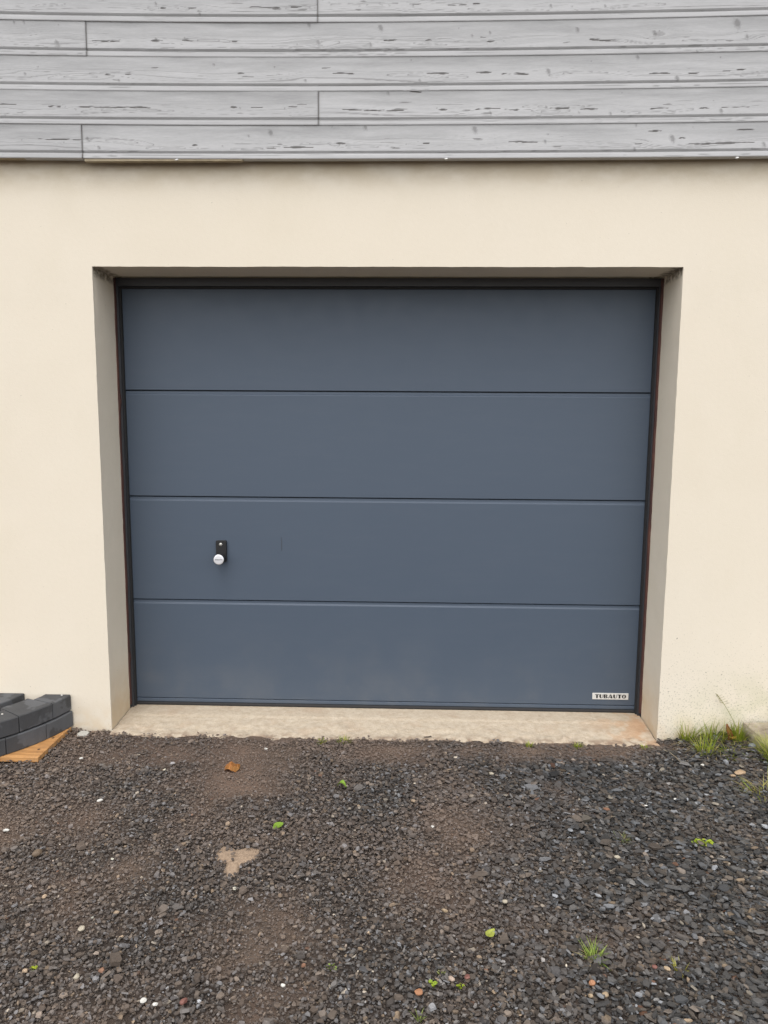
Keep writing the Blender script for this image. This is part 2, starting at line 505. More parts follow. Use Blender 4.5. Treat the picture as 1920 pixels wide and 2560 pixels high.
parts = [chips(178000, .0018, .0042, .38, .010, .006, 11, (-2.5, 2.5, -2.1, 0), .10),
         chips(88000, .004, .0074, .32, .018, .017, 12, (-2.5, 2.5, -2.1, 0), .46),
         chips(9200, .008, .0115, .30, .030, .020, 13, (-2.5, 2.5, -2.1, 0), .85)]
off = 0; VV = []; LL = []; SS = []; CC = []
for v_, l_, s_, c_ in parts:
    VV.append(v_); LL.append(l_ + off); SS.append(s_); CC.append(c_); off += len(v_)
gravel = fast_mesh('gravel', np.concatenate(VV), np.concatenate(LL), np.concatenate(SS), M_chip, None, np.concatenate(CC))
tag(gravel, 'loose dark slate chippings with brown soil showing between them', 'gravel', kind='stuff')

# sand spot
a = np.linspace(0, 2 * np.pi, 97)[:-1]
rr = np.linspace(0, 1, 14)
R_ = sand_r(a)
V = []
for q in rr:
    xx = SAND[0] + np.cos(a) * R_ * q; yy = SAND[1] + np.sin(a) * R_ * q * 1.35
    V.append(np.stack([xx, yy, gh(xx, yy) + .0095 * (1 - q ** 3) + .004 * (fbm(xx * 70, yy * 70, 4, 4) - .5) - .003 * q], -1))
V = np.stack(V, 1)                                        # 96,14,3
V = np.concatenate([V, V[:1]], 0)
sand = mesh('sand_patch', V.reshape(-1, 3), grid_faces(97, 14), M_sand, None, None, True)
tag(sand, 'pale tan patch of spilled sand lying bare among the dark chippings', 'sand', kind='stuff')

# ------------------------------------------------------------------ house
W, H, RV = 1.2, 1.995, .225
house = empty('house', (0, 0, 0))
tag(house, 'cream rendered house front under weathered grey boards, with a wide slate grey garage door', 'house')

def wob(V):
    """hand-trowelled arrises: a millimetre or so of waviness everywhere on the wall"""
    x, y, z = V[:, 0], V[:, 1], V[:, 2]
    d = np.stack([(fbm(z * 22 + 5, y * 22, 3, 3) - .5) * .0022 * (np.abs(np.abs(x) - W) < 1e-6),
                  (fbm(x * 2.5, z * 2.5, 9, 3) - .5) * .004 * (y < .01),
                  (fbm(x * 22, y * 22, 6, 3) - .5) * .0022 * (np.abs(z - H) < 1e-6)], -1)
    return V + d
def lin(a, b, d): return np.linspace(a, b, max(2, int(round(abs(b - a) / d)) + 1))
wb = MB()
def wall_grid(xs, ys, zs, flip=False):
    if len(ys) == 1:
        A, B = np.meshgrid(xs, zs, indexing='ij'); V = np.stack([A, A * 0 + ys[0], B], -1); nu, nv = len(xs), len(zs)
    elif len(xs) == 1:
        A, B = np.meshgrid(ys, zs, indexing='ij'); V = np.stack([A * 0 + xs[0], A, B], -1); nu, nv = len(ys), len(zs)
    else:
        A, B = np.meshgrid(xs, ys, indexing='ij'); V = np.stack([A, B, A * 0 + zs[0]], -1); nu, nv = len(xs), len(ys)
    wb.add(wob(V.reshape(-1, 3)), grid_faces(nu, nv, 0, flip))
d = .012
zp = lin(-.06, H, d); zt = lin(H, 2.42, d)
zall = np.concatenate([zp, zt[1:]])
wall_grid(np.concatenate([lin(-4.5, -2, .25), lin(-2, -W, .02)[1:]]), [0.], zall)
wall_grid(np.concatenate([lin(W, 2, .02), lin(2, 4.8, .25)[1:]]), [0.], zall)
wall_grid(lin(-W, W, .012), [0.], zt)
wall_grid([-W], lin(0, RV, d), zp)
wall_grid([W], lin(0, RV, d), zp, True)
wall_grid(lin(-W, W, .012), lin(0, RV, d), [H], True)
wall = wb.build('wall', M_wall, house, True, fix=False)
wall.data.polygons.foreach_set('use_smooth', np.zeros(len(wall.data.polygons), bool))
# masonry core behind the render (gives the wall its thickness and closes the room behind the door)
mb = MB()
mb.box(-4.5, -W - .02, .006, .3, -.06, 2.41).box(W + .02, 4.8, .006, .3, -.06, 2.41).box(-W - .02, W + .02, .006, .3, H + .012, 2.41)
mb.box(-4.5, 4.8, -.028, .3, 2.425, 5.2)
mb.box(-W - .12, W + .12, .345, .40, -.06, H + .2)
mb.build('wall_core', M_wall, house)

# threshold: sloping rough concrete strip, smooth band along the door
xs = lin(-1.197, 1.197, .008); ys = np.array([-.075, -.068, -.06, -.05, -.04, -.03, -.02, -.01, 0, .01, .02, .035, .05, .065, .08, .1, .12, .14, .15, .158, .17, .19, .21, .225, .24, .26, .28, .30])
A, B = np.meshgrid(xs, ys, indexing='ij')
edge = .040 * (fbm(A * 9, A * 0 + 2, 21, 4) - .5) + .022 * (vn(A * 40, A * 0, 4) - .5)
zz = np.interp(B + edge * sst(.06, -.05, B), [-.075, -.055, -.03, .15, .16, .30], [-.03, -.012, -.001, .0085, .012, .013])
zz += (fbm(A * 30, B * 30, 41, 4) - .5) * .016 * sst(.16, .05, B) + (fbm(A * 6, B * 6, 44, 3) - .5) * .004 * sst(.16, .05, B)
mesh('threshold', np.stack([A, B, zz], -1).reshape(-1, 3), grid_faces(len(xs), len(ys)), M_sill, house, None, True)

# ---- cladding boards
PITCH, ZB = .1243, 2.3945
def sag(x, z0):
    k = (z0 - 2.414) / .5
    c = np.where(x < 0, .0087 + .0125 * k, .0051 + .0075 * k)
    return c * (np.minimum(np.abs(x), 1.9) / 1.5) ** 2
STREAK = [(-0.863,-0.849,2.9476),(-0.759,-0.732,2.9450),(-0.522,-0.405,2.9460),(-0.432,-0.405,2.9406),(-0.361,-0.325,2.9458),(-1.066,-1.034,2.8317),(-1.139,-1.075,2.8330),(-0.907,-0.867,2.8297),(-0.785,-0.740,2.8305),(-0.591,-0.573,2.8258),(-1.519,-1.454,2.6020),(-1.320,-1.279,2.5941),(-1.214,-1.003,2.5889),(-1.003,-0.920,2.5864),(-0.601,-0.582,2.5854),(-0.519,-0.482,2.5850),(-0.373,-0.346,2.5851),(-0.165,-0.093,2.5755),(-0.079,-0.004,2.5733),(-1.229,-1.202,2.4678),(-1.368,-1.248,2.4708),(-0.188,-0.156,2.4526),(-0.393,-0.284,2.4378),(-0.755,-0.741,2.4479),(-1.090,-1.071,2.7097),(-1.012,-0.994,2.7109),(-0.571,-0.553,2.7099),(-0.201,-0.120,2.7074),(0.241,0.303,2.9479),(0.334,0.356,2.9522),(-0.005,0.039,2.8272),(0.159,0.173,2.8236),(0.394,0.412,2.8202),(0.781,0.825,2.8222),(0.817,0.869,2.8203),(0.164,0.250,2.7068),(0.352,0.406,2.7099),(0.450,0.566,2.7016),(1.015,1.084,2.6999),(1.160,1.195,2.7016),(1.291,1.312,2.7066),(1.338,1.373,2.7112),(-0.004,0.077,2.5712),(0.212,0.239,2.5720),(0.302,0.324,2.5733),(0.355,0.445,2.5754),(0.463,0.516,2.5724),(0.641,0.712,2.5782),(0.756,0.818,2.5751),(1.022,1.084,2.5738),(1.295,1.391,2.5765),(1.211,1.242,2.5738),(0.095,0.139,2.6385),(0.151,0.173,2.4505),(1.022,1.066,2.4921),(1.357,1.423,2.4957),(1.138,1.156,2.4671),(1.179,1.426,2.4470),(0.484,0.591,2.4551)]
KNOT = [(-0.885,2.9644,0.0072),(-0.715,2.9266,0.0063),(-0.294,2.8851,0.0109),(-0.018,2.8714,0.0145),(-1.276,2.8241,0.0145),(-0.889,2.8364,0.0090),(-0.776,2.8356,0.0090),(-0.259,2.8218,0.0127),(-0.058,2.8103,0.0109),(-1.404,2.9031,0.0072),(-1.443,2.9034,0.0072),(-0.665,2.7442,0.0063),(-0.429,2.7343,0.0045),(-0.309,2.6831,0.0072),(-1.410,2.7152,0.0072),(-0.447,2.4924,0.0145),(-0.077,2.5122,0.0127),(-1.174,2.4720,0.0109),(-1.129,2.4389,0.0109),(-0.534,2.4816,0.0063),(-1.040,2.6874,0.0063),(1.332,2.8771,0.0199),(1.023,2.8444,0.0127),(0.732,2.8589,0.0109),(0.332,2.8414,0.0072),(0.400,2.8516,0.0072),(1.371,2.8295,0.0109),(0.964,2.7601,0.0099),(0.627,2.7108,0.0127),(1.117,2.6829,0.0127),(0.134,2.6804,0.0081),(1.186,2.7783,0.0063),(1.291,2.5651,0.0109),(0.623,2.5802,0.0081),(0.870,2.5570,0.0081),(0.409,2.5610,0.0081),(0.350,2.5018,0.0154),(1.112,2.4647,0.0163),(0.623,2.4564,0.0090),(0.969,2.4270,0.0090),(0.970,2.5161,0.0072),(0.012,2.6374,0.0090),(1.462,2.4422,0.0109),(0.105,2.9502,0.0072),(0.628,2.9432,0.0081),(0.833,2.9415,0.0072)]
SEAM = {4: [-.260, 1.9], 3: [-1.162, 2.05], 2: [1.75, -1.9], 1: [-.259, 2.2], 0: [-1.196, 1.83], 5: [.72, -1.55], 6: [-.4], 7: [1.1]}
face_s = np.linspace(.0295, PITCH + .004, 40)
prof_s = np.concatenate([[.0, .0, .0015, .004, .008, .012, .016, .0178, .0190, .0220, .0262], face_s])
prof_y = np.concatenate([[-.026, -.0545, -.0556, -.0560, -.0558, -.0556, -.0552, -.0542, -.0502, -.0500, -.0530], np.linspace(-.0550, -.0532, 40)])
cxs = np.arange(-2.6, 2.6001, .0042)
V_all = []; F_all = []; C_all = []; off = 0
for k in range(8):
    zb = ZB + PITCH * k
    cuts = sorted([c for c in SEAM.get(k, [])])
    segs = list(zip([-2.6] + cuts, cuts + [2.6]))
    for si, (xa, xb) in enumerate(segs):
        xs = np.concatenate([[xa + .0006], cxs[(cxs > xa + .003) & (cxs < xb - .003)], [xb - .0006]])
        Xg, Sg = np.meshgrid(xs, prof_s, indexing='ij')
        Yg = np.broadcast_to(prof_y, Xg.shape).copy()
        seed = 100 * k + 7 * si
        z0 = zb + Sg
        kk = [(a_, b_ - float(sag(np.array(a_), np.array(b_))), c_) for a_, b_, c_ in KNOT]
        kk = [q for q in kk if zb + .004 < q[1] < zb + PITCH and xa < q[0] < xb]
        g = np.random.default_rng(seed + 1)
        for _ in range(int((xb - xa) * 3.0)):                # small pin knots
            kk.append((g.uniform(xa, xb), zb + g.uniform(.03, .12), g.uniform(.002, .0045)))
        for _ in range(int((xb - xa) * .8)):
            kx = g.uniform(xa, xb)
            if abs(kx) > 1.6: kk.append((kx, zb + g.uniform(.03, .12), g.uniform(.006, .014)))
        # grain field: height in the board, bent round the knots
        G = Sg + .010 * (fbm(Xg * 1.1 + seed, Sg * 8, seed, 3) - .5)
        knot = np.zeros_like(G); ring = np.zeros_like(G)
        for kx, kz, kr in kk:
            dx = Xg - kx; dz = z0 - kz
            bend = np.exp(-(dx / (7 * kr)) ** 2 - np.abs(dz) / (4.0 * kr))
            G -= np.tanh(dz / kr) * kr * 1.1 * bend
            rr_ = np.hypot(dx * 1.35 + dz * .4, dz * .9) / kr * (1 + .5 * (vn(Xg * 300, z0 * 300, seed) - .5))
            knot = np.maximum(knot, sst(.95, .45, rr_)); ring = np.maximum(ring, np.exp(-((rr_ - .8) / .2) ** 2))
        # cathedral arches low in the board
        bcx = g.uniform(xa, xb); 
        G += .010 * np.exp(-((Sg - .05) / .02) ** 2) * np.sin(Xg * g.uniform(5, 8) + seed)
        line = vn(G * 420 + 31, Xg * .8 + seed, seed + 2) * .7 + vn(G * 800, Xg * 1.2, seed + 3) * .3
        lowhalf = sst(.095, .05, Sg + .03 * (fbm(Xg * 1.8, Sg * 0, seed + 4, 3) - .5))
        lines = sst(.60, .84, line) * (.12 + .88 * lowhalf)
        mott = fbm(Xg * 5 + 2, G * 60, seed + 5, 4)
        fine = fbm(Xg * 30, G * 700, seed + 6, 3)
        tone = 1 + .10 * (np.random.default_rng(seed + 3).random() - .5)
        light = np.array((.508, .505, .502)) * tone; grey = np.array((.318, .317, .315)) * tone
        topg = sst(.045, .125, Sg)
        w = np.clip(.15 + .48 * topg * (.5 + mott) + .55 * (mott - .5) + .30 * (fine - .5), 0, 1)
        lip = Sg < .0200
        w = np.where(lip, .18 + .5 * (mott - .5), w)
        col = light * (1 - w[..., None]) + grey * w[..., None]
        dk = np.clip(lines * (.26 + .24 * sst(.06, .035, Sg)), 0, .8)
        lens = np.zeros_like(G)
        for _ in range(int((xb - xa) * 1.9)):
            lx = g.uniform(xa, xb); lz = g.uniform(.036, .062); la = g.uniform(.05, .16); lb = g.uniform(.004, .009)
            q2 = (G - lz) + .002 * np.sin(Xg * 23 + lx * 9)
            for f_ in (1., .5):
                tt_ = np.clip(1 - ((Xg - lx) / (la * f_)) ** 2, 0, 1)
                e_ = np.abs(np.abs(q2) - lb * f_ * np.sqrt(tt_))
                tip_ = .0007 + .0012 * np.exp(-tt_ / .12)
                lens = np.maximum(lens, sst(1.6, .5, e_ / tip_) * (tt_ > 0) * (.55 + .45 * np.exp(-tt_ / .15)))
        dk = np.maximum(dk, .58 * lens * (Sg > .027))
        # bare, darkened wood where the paint has gone (measured streaks plus a few random ones)
        bare = np.zeros_like(G)
        ss = [(a_, b_, c_ - float(sag(np.array((a_ + b_) / 2), np.array(c_))), 1.) for a_, b_, c_ in STREAK]
        for _ in range(int((xb - xa) * 2)):
            q = g.uniform(xa, xb); l_ = g.uniform(.01, .05); ss.append((q, q + l_, zb + g.uniform(.035, .085), .6))
        for a_, b_, c_, wgt in ss:
            if not (zb + .024 < c_ < zb + PITCH and b_ > xa and a_ < xb): continue
            cx_ = (a_ + b_) / 2; hl = (b_ - a_) / 2 + .004
            t_ = np.clip(1 - ((Xg - cx_) / hl) ** 2, 0, 1)
            zc = c_ + .004 * (vn(Xg * 18, Xg * 0, seed + 8) - .5)
            hw = (.0012 + .0032 * vn(Xg * 45, Xg * 0 + c_ * 50, 9)) * np.sqrt(t_)
            bare = np.maximum(bare, wgt * sst(1.25, .75, np.abs(z0 - zc) / np.maximum(hw, 1e-5)) * (t_ > 0))
        bare *= sst(.10, .35, vn(Xg * 40, G * 500, seed + 10))
        pin = sst(.74, .82, fbm(Xg * 7, G * 330, seed + 11, 4)) * sst(.10, .06, Sg) * (Sg > .026)
        bare = np.maximum(bare, .45 * pin)
        # knots, dirt lines and painted groove shade
        dk = np.maximum(dk, .50 * knot); dk = np.maximum(dk, .16 * ring)
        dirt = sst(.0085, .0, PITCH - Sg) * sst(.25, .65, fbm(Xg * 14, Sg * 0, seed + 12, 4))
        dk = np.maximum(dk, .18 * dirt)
        dk = np.maximum(dk, .40 * np.exp(-((Sg - .0205) / .0028) ** 2) * (.6 + .8 * mott))  # shade of the joint groove, painted into the board colour
        ends = np.exp(-np.minimum(Xg - xa, xb - Xg) / .003)
        dk = np.maximum(dk, .8 * ends)
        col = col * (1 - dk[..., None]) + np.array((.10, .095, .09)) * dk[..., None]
        bare *= .95
        col = col * (1 - bare[..., None]) + np.array((.115, .108, .102)) * bare[..., None]
        Yg = Yg + bare * .0012 + lines * .0003 - ring * .0004
        Yg = Yg + (si % 2) * .0012 + .0016 * (fbm(Xg * 1.2, Xg * 0 + k, 55, 2) - .5)
        Zg = z0 + sag(Xg, z0)
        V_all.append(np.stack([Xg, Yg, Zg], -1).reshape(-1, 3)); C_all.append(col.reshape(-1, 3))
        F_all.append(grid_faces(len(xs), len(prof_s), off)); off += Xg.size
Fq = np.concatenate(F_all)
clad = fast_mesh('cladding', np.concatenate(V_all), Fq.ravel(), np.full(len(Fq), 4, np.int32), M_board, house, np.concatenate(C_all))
clad['label'] = 'horizontal weathered grey painted boards with knots and peeling streaks'
# strips behind the lowest board, seen just under its edge
mb = MB()
mb.box(-1.19, -.56, -.052, -.03, 2.3895, 2.4075).box(-2.6, -1.33, -.050, -.028, 2.402, 2.418).box(-.2, 2.6, -.046, -.028, 2.400, 2.418)
mb.build('batten', simple('grimy_batten', (.30, .25, .17), .85, 0, .4, 25, .4), house)

M_clip = simple('bent_clip', (.70, .70, .68), .5, .3, .1, 80)
for cx_ in (-.822, .240, 1.362):
    mb = MB(); V = []
    for i in range(9):
        t = i / 8; V += [(cx_ + .004 * math.sin(t * 9) - .004, -.052 - .003 * math.sin(t * 4), 2.398 - .014 * t + .006 * t * t), (cx_ + .004 * math.sin(t * 9) + .004, -.053 - .003 * math.sin(t * 4), 2.397 - .014 * t + .006 * t * t)]
    mb.add(V, grid_faces(9, 2)); mb.build('clip', M_clip, house, fix=False)

# ---- door frame and garage door
fr = MB()
ZT = 1.992
for s in (-1, 1):
    a_, b_ = sorted((s * 1.26, s * 1.187)); fr.box(a_, b_, .2402, .2550, .0, ZT)
fr.box(-1.1868, 1.1868, .2402, .2600, 1.958, ZT)
fr.build('door_frame', M_frame, house)
sl = MB()
for s in (-1, 1):
    a_, b_ = sorted((s * 1.24, s * 1.1815)); sl.box(a_, b_, .2552, .2735, .002, 1.957)
sl.box(-1.1812, 1.1812, .2602, .2740, 1.950, 1.9575)
sl.build('rubber_seal', M_rubber, house)
for s in (-1, 1):
    zs = lin(.03, ZT - .004, .02); pts = []
    inner = (1.1915 if s > 0 else 1.1955) + .003 * (fbm(zs * 9 + s, zs * 0, 14, 3) - .5) - (.006 * np.exp(-((zs - 1.455) / .03) ** 2) if s < 0 else 0) - (.006 * np.exp(-((zs - .26) / .02) ** 2) if s < 0 else 0)
    V = []
    for z_, i_ in zip(zs, inner):
        V += [(s * 1.215, .2252, z_), (s * i_, .2252, z_), (s * i_, .2400, z_), (s * 1.215, .2400, z_)]
    F = []
    for i in range(len(zs) - 1):
        for j in range(4):
            F.append((i * 4 + j, i * 4 + (j + 1) % 4, (i + 1) * 4 + (j + 1) % 4, (i + 1) * 4 + j))
    F += [(0, 1, 2, 3), tuple(len(V) - 4 + i for i in (3, 2, 1, 0))]
    m_ = MB(); m_.add(V, F); m_.build('sealant_strip', M_rust, house)

door = empty('garage_door', (0, .275, 0), house)
door['label'] = 'slate grey sectional garage door of four wide flat panels, closed'
YD = .275
JT = [1.996, 1.5045, 1.0206, .5318, .0485]
def D(o):                                        # meshes are written in world coordinates; the door's empty sits at y=.275
    o.location = (0, -YD, 0); return o
for i in range(4):
    zt, zb = JT[i], JT[i + 1]
    lean = .0
    # side profile: dark gap, set-back lip, bright little bevel, broad flat face, returned bottom edge
    pf = [(YD + .030, zt - .0040), (YD + .0095, zt - .0040), (YD + .0065, zt - .0055), (YD + .0060, zt - .0150), (YD + .0010, zt - .0200), (YD, zt - .0225),
          (YD, zb + .0015), (YD + .0015, zb + .0002), (YD + .030, zb)]
    if i == 0: pf = [(YD + .030, zt), (YD, zt), (YD, zb + .0015), (YD + .0015, zb + .0002), (YD + .030, zb)]
    xs = lin(-1.235, 1.235, .06)
    V = [(x, y_, z_) for x in xs for y_, z_ in pf]
    m_ = MB(); m_.add(V, grid_faces(len(xs), len(pf), 0, True)); D(m_.build('panel', M_door, door, fix=False))
m_ = MB(); m_.box(-1.235, 1.235, YD + .031, YD + .040, .05, 1.99); D(m_.build('backing_sheet', M_black, door))
m_ = MB()
V = [(x, y_, z_) for x in (-1.184, 1.184) for y_, z_ in ((YD + .02, .0455), (YD + .002, .0455), (YD - .001, .0435), (YD - .001, .031), (YD + .002, .0275), (YD + .02, .0275))]
m_.add(V, grid_faces(2, 6, 0, True)); D(m_.build('bottom_rail', M_door, door, fix=False))
m_ = MB()
V = [(x, y_, z_) for x in lin(-1.186, 1.186, .05) for y_, z_ in ((YD + .02, .0272), (YD - .001, .0272), (YD - .005, .022), (YD - .006, .016), (YD - .003, .0105), (YD + .02, .0105))]
m_.add(V, grid_faces(len(lin(-1.186, 1.186, .05)), 6, 0, True)); D(m_.build('bottom_seal', M_rubber, door, True, fix=False))

# lock plate, knob, screw
def rrect(x0, x1, z0, z1, r, n=6):
    out = []
    for cx_, cz_, a0 in ((x1 - r, z1 - r, 0), (x0 + r, z1 - r, 90), (x0 + r, z0 + r, 180), (x1 - r, z0 + r, 270)):
        for q in range(n + 1):
            t = math.radians(a0 + 90 * q / n); out.append((cx_ + r * math.cos(t), cz_ + r * math.sin(t)))
    return out
def plate(o, x0, x1, z0, z1, r, y0, y1, ch):
    p0 = rrect(x0, x1, z0, z1, r); p1 = rrect(x0 + ch, x1 - ch, z0 + ch, z1 - ch, max(r - ch, .0005)); k = len(p0)
    V = [(a_, y1, b_) for a_, b_ in p0] + [(a_, y0 + ch, b_) for a_, b_ in p0] + [(a_, y0, b_) for a_, b_ in p1]
    F = [(j, (j + 1) % k, k + (j + 1) % k, k + j) for j in range(k)] + [(k + j, k + (j + 1) % k, 2 * k + (j + 1) % k, 2 * k + j) for j in range(k)] + [tuple(range(2 * k, 3 * k))]
    o.add(V, F); return o
def lathe(o, cx_, cz_, prof, n=40, col=None):
    """prof: list of (y, radius), axis along -Y"""
    V = []; 
    for y_, r_ in prof:
        for j in range(n):
            t = 2 * math.pi * j / n; V.append((cx_ + r_ * math.cos(t), y_, cz_ + r_ * math.sin(t)))
    F = [(i * n + j, i * n + (j + 1) % n, (i + 1) * n + (j + 1) % n, (i + 1) * n + j) for i in range(len(prof) - 1) for j in range(n)]
    if prof[-1][1] > 1e-4: F.append(tuple((len(prof) - 1) * n + j for j in range(n)))
    o.add(V, F, col); return o
KX, KZ = -.7575, .7365
D(plate(MB(), -.7815, -.7335, .716, .8165, .006, YD - .017, YD - .0002, .0015).build('lock_plate', M_black, door))
D(lathe(MB(), KX, KZ, [(YD - .0172, .0195), (YD - .0195, .0195), (YD - .0215, .0165), (YD - .034, .0160), (YD - .044, .0225), (YD - .050, .0255), (YD - .060, .0262), (YD - .0640, .0250), (YD - .0645, .0238)]).build('knob', M_black, door, True))
D(lathe(MB(), KX, KZ, [(YD - .0646, .0236), (YD - .0660, .0234), (YD - .0672, .0222), (YD - .0676, .018), (YD - .0678, .0)]).build('knob_cap', M_chrome, door, True))
sm = lathe(MB(), -.7585, .7985, [(YD - .0171, .0078), (YD - .0190, .0075), (YD - .0200, .0060), (YD - .0202, .0)], 20)
D(sm.build('screw', M_screw, door, True))

# name plate with its lettering (thick-and-thin block capitals)
def letters(word, x0, x1, z0, z1, yf, yb, sh=0.):
    o = MB(); n_ = len(word)
    wd = {'T': .95, 'U': 1.0, 'B': .98, 'A': 1.12, 'O': 1.05}
    gap = .10; tot = sum(wd[c] for c in word) + gap * (n_ - 1); sc = (x1 - x0) / tot; h = z1 - z0
    x = x0
    def P(pts, X0, w_):
        o.poly([(X0 + p * w_, z0 + q * h) for p, q in pts], yf, yb)
    def arc(cx_, cz_, rx, rz, a0, a1, n=10):
        return [(cx_ + rx * math.cos(math.radians(a0 + (a1 - a0) * i / n)), cz_ + rz * math.sin(math.radians(a0 + (a1 - a0) * i / n))) for i in range(n + 1)]
    def band(po, pi, X0, w_):
        for i in range(len(po) - 1):
            P([po[i], po[i + 1], pi[i + 1], pi[i]], X0, w_)
    for c in word:
        w_ = wd[c] * sc
        if c == 'T':
            P([(0, 1), (0, .84), (.30, .84), (.30, 0), (.74, 0), (.74, .84), (1, .84), (1, 1)], x, w_)
        elif c == 'U':
            P([(.02, 1), (.02, .40), (.44, .40), (.44, 1)], x, w_); P([(.84, 1), (.84, .40), (.98, .40), (.98, 1)], x, w_)
            band(arc(.5, .40, .48, .40, 180, 360), arc(.64, .40, .20, .30, 180, 360), x, w_)
        elif c == 'B':
            P([(.0, 0), (.42, 0), (.42, 1), (.0, 1)], x, w_)
            band(arc(.5, .75, .44, .25, 90, -90), arc(.5, .76, .12, .13, 90, -90), x, w_)
            band(arc(.5, .26, .50, .26, 90, -90), arc(.5, .27, .14, .14, 90, -90), x, w_)
            P([(.42, 1), (.42, .90), (.5, .90), (.5, 1)], x, w_); P([(.42, .55), (.42, .46), (.5, .46), (.5, .55)], x, w_); P([(.42, .10), (.42, 0), (.5, 0), (.5, .10)], x, w_)
        elif c == 'A':
            P([(0, 0), (.14, 0), (.47, .82), (.40, 1)], x, w_); P([(.40, 1), (.47, .82), (.58, 0), (1, 0), (.66, 1)], x, w_); P([(.17, .20), (.60, .20), (.58, .31), (.22, .31)], x, w_)
        elif c == 'O':
            band(arc(.5, .5, .5, .5, 90, 450, 28), arc(.5, .5, .14, .42, 90, 450, 28), x, w_)
        x += w_ + gap * sc
    return o
pl = plate(MB(), .9835, 1.1515, .0765, .1075, .001, YD - .0030, YD - .0002, .0008)
np_o = D(pl.build('name_plate', M_plate, door))
D(letters('TUBAUTO', .9955, 1.1405, .0830, .1015, YD - .0036, YD - .0031).build('lettering', M_ink, door, fix=True))
D(letters('TUBAUTO', KX - .0165, KX + .0165, KZ - .0022, KZ + .0018, YD - .0684, YD - .0681).build('knob_lettering', M_ink, door))
# long shallow dent beside the lock
m_ = MB(); V = []; 
for i in range(21):
    t = i / 20; w_ = .0022 * math.sin(math.pi * t) ** .5 + .0002
    V += [(-.478 - w_, YD - .0003, .768 + .067 * t), (-.478 + w_ * .3, YD - .0010, .768 + .067 * t), (-.478 + w_, YD - .0003, .768 + .067 * t)]
m_.add(V, grid_faces(21, 3)); D(m_.build('scratch', simple('scuffed_grey', (.055, .066, .082), .6), door, fix=False))

# ------------------------------------------------------------------ concrete edging blocks on their wooden board, left
board = MB().box(-2.55, -1.376, -.318, -.012, .000, .0215, .0015)
wood_o = board.build('wooden_board', M_wood, None, loc=(-1.6, -.16, 0))
tag(wood_o, 'orange softwood pallet board lying under the dark curved blocks', 'board')
M_nail = simple('dark_nail', (.06, .04, .03), .7, .2, .2)
for kx, ky, r_ in ((-1.408, -.245, .0052), (-1.400, -.135, .0055)):
    V = [(kx + r_ * math.cos(t), ky + r_ * 1.2 * math.sin(t), .0218) for t in np.linspace(0, 2 * math.pi, 13)[:-1]]
    V += [(p[0], p[1], .0212) for p in V]
    kn = MB(); kn.add(V, [tuple(range(12))] + [(i, (i + 1) % 12, 12 + (i + 1) % 12, 12 + i) for i in range(12)])
    o = kn.build('nail_head', M_nail, wood_o); o.location = (1.6, .16, 0)

# arc of the outer faces: fitted circle through (-1.37,-.02), (-1.42,-.155), (-1.515,-.305)
def circ(p, q, r):
    ax, ay, bx, by, cx_, cy2 = *p, *q, *r
    d_ = 2 * (ax * (by - cy2) + bx * (cy2 - ay) + cx_ * (ay - by))
    ux = ((ax * ax + ay * ay) * (by - cy2) + (bx * bx + by * by) * (cy2 - ay) + (cx_ * cx_ + cy2 * cy2) * (ay - by)) / d_
    uy = ((ax * ax + ay * ay) * (cx_ - bx) + (bx * bx + by * by) * (ax - cx_) + (cx_ * cx_ + cy2 * cy2) * (bx - ax)) / d_
    return ux, uy, math.hypot(ax - ux, ay - uy)
CXB, CYB, CRB = circ((-1.372, -.018), (-1.420, -.155), (-1.512, -.300))
def arc_block(a0, a1, R1, width, z0, z1, seed, endtrim=0., dx=0., dy=0.):
    """a curved edging stone between two angles, softly broken edges, recessed inner back corner"""
    g = np.random.default_rng(seed)
    nA = 15; th = np.linspace(a0, a1, nA)
    secs = [(0, 0), (.0035, -.0035)]
    prof = [(0, .004), (.0035, 0), (1, 0)]
    b = .0035
    ring = [(R1 - b, z0), (R1, z0 + b), (R1, z1 - b), (R1 - b, z1), (R1 - width + b, z1), (R1 - width, z1 - b), (R1 - width, z0 + b), (R1 - width + b, z0)]
    V = []
    for i, t in enumerate(th):
        for r_, z_ in ring:
            V.append((CXB + dx + r_ * math.cos(t), CYB + dy + r_ * math.sin(t), z_))
    V = np.array(V); V += (np.stack([vn(V[:, 0] * 60, V[:, 1] * 60 + V[:, 2] * 90, seed + q) for q in range(3)], -1) - .5) * .0022
    if True: V[:, 1] = np.minimum(V[:, 1], -.004)
    F = [(i * 8 + j, i * 8 + (j + 1) % 8, (i + 1) * 8 + (j + 1) % 8, (i + 1) * 8 + j) for i in range(nA - 1) for j in range(8)]
    F += [tuple(range(8)), tuple((nA - 1) * 8 + j for j in range(7, -1, -1))]
    return V, F
def aof(x, y): return math.atan2(y - CYB, x - CXB)
aw = aof(-1.372, -.006)
L = .165 / CRB
def put_block(label, a0, a1, z0, z1, seed, R=None, width=.122, dx=0, dy=0):
    V, F = arc_block(a0, a1, R or CRB, width, z0, z1, seed, dx=dx, dy=dy)
    c = V.mean(0); c[2] = z0
    m_ = MB(); m_.add(V, F); o = m_.build('edging_block', M_conc, None, loc=tuple(c))
    tag(o, label, 'edging block', 'stacked charcoal edging blocks'); return o
gp = .0019 / CRB
b1 = aof(-1.420, -.152); b2 = aof(-1.512, -.303)
Z0, Z1, Z2, Z3 = .0216, .0910, .0955, .1650
put_block('smooth charcoal block at the wall end of the bottom row, on the orange board', b1 + gp, aw, Z0, Z1, 1)
put_block('charcoal block with a big paler patch on its face, middle of the bottom row', b2 + gp, b1 - gp, Z0, Z1, 2)
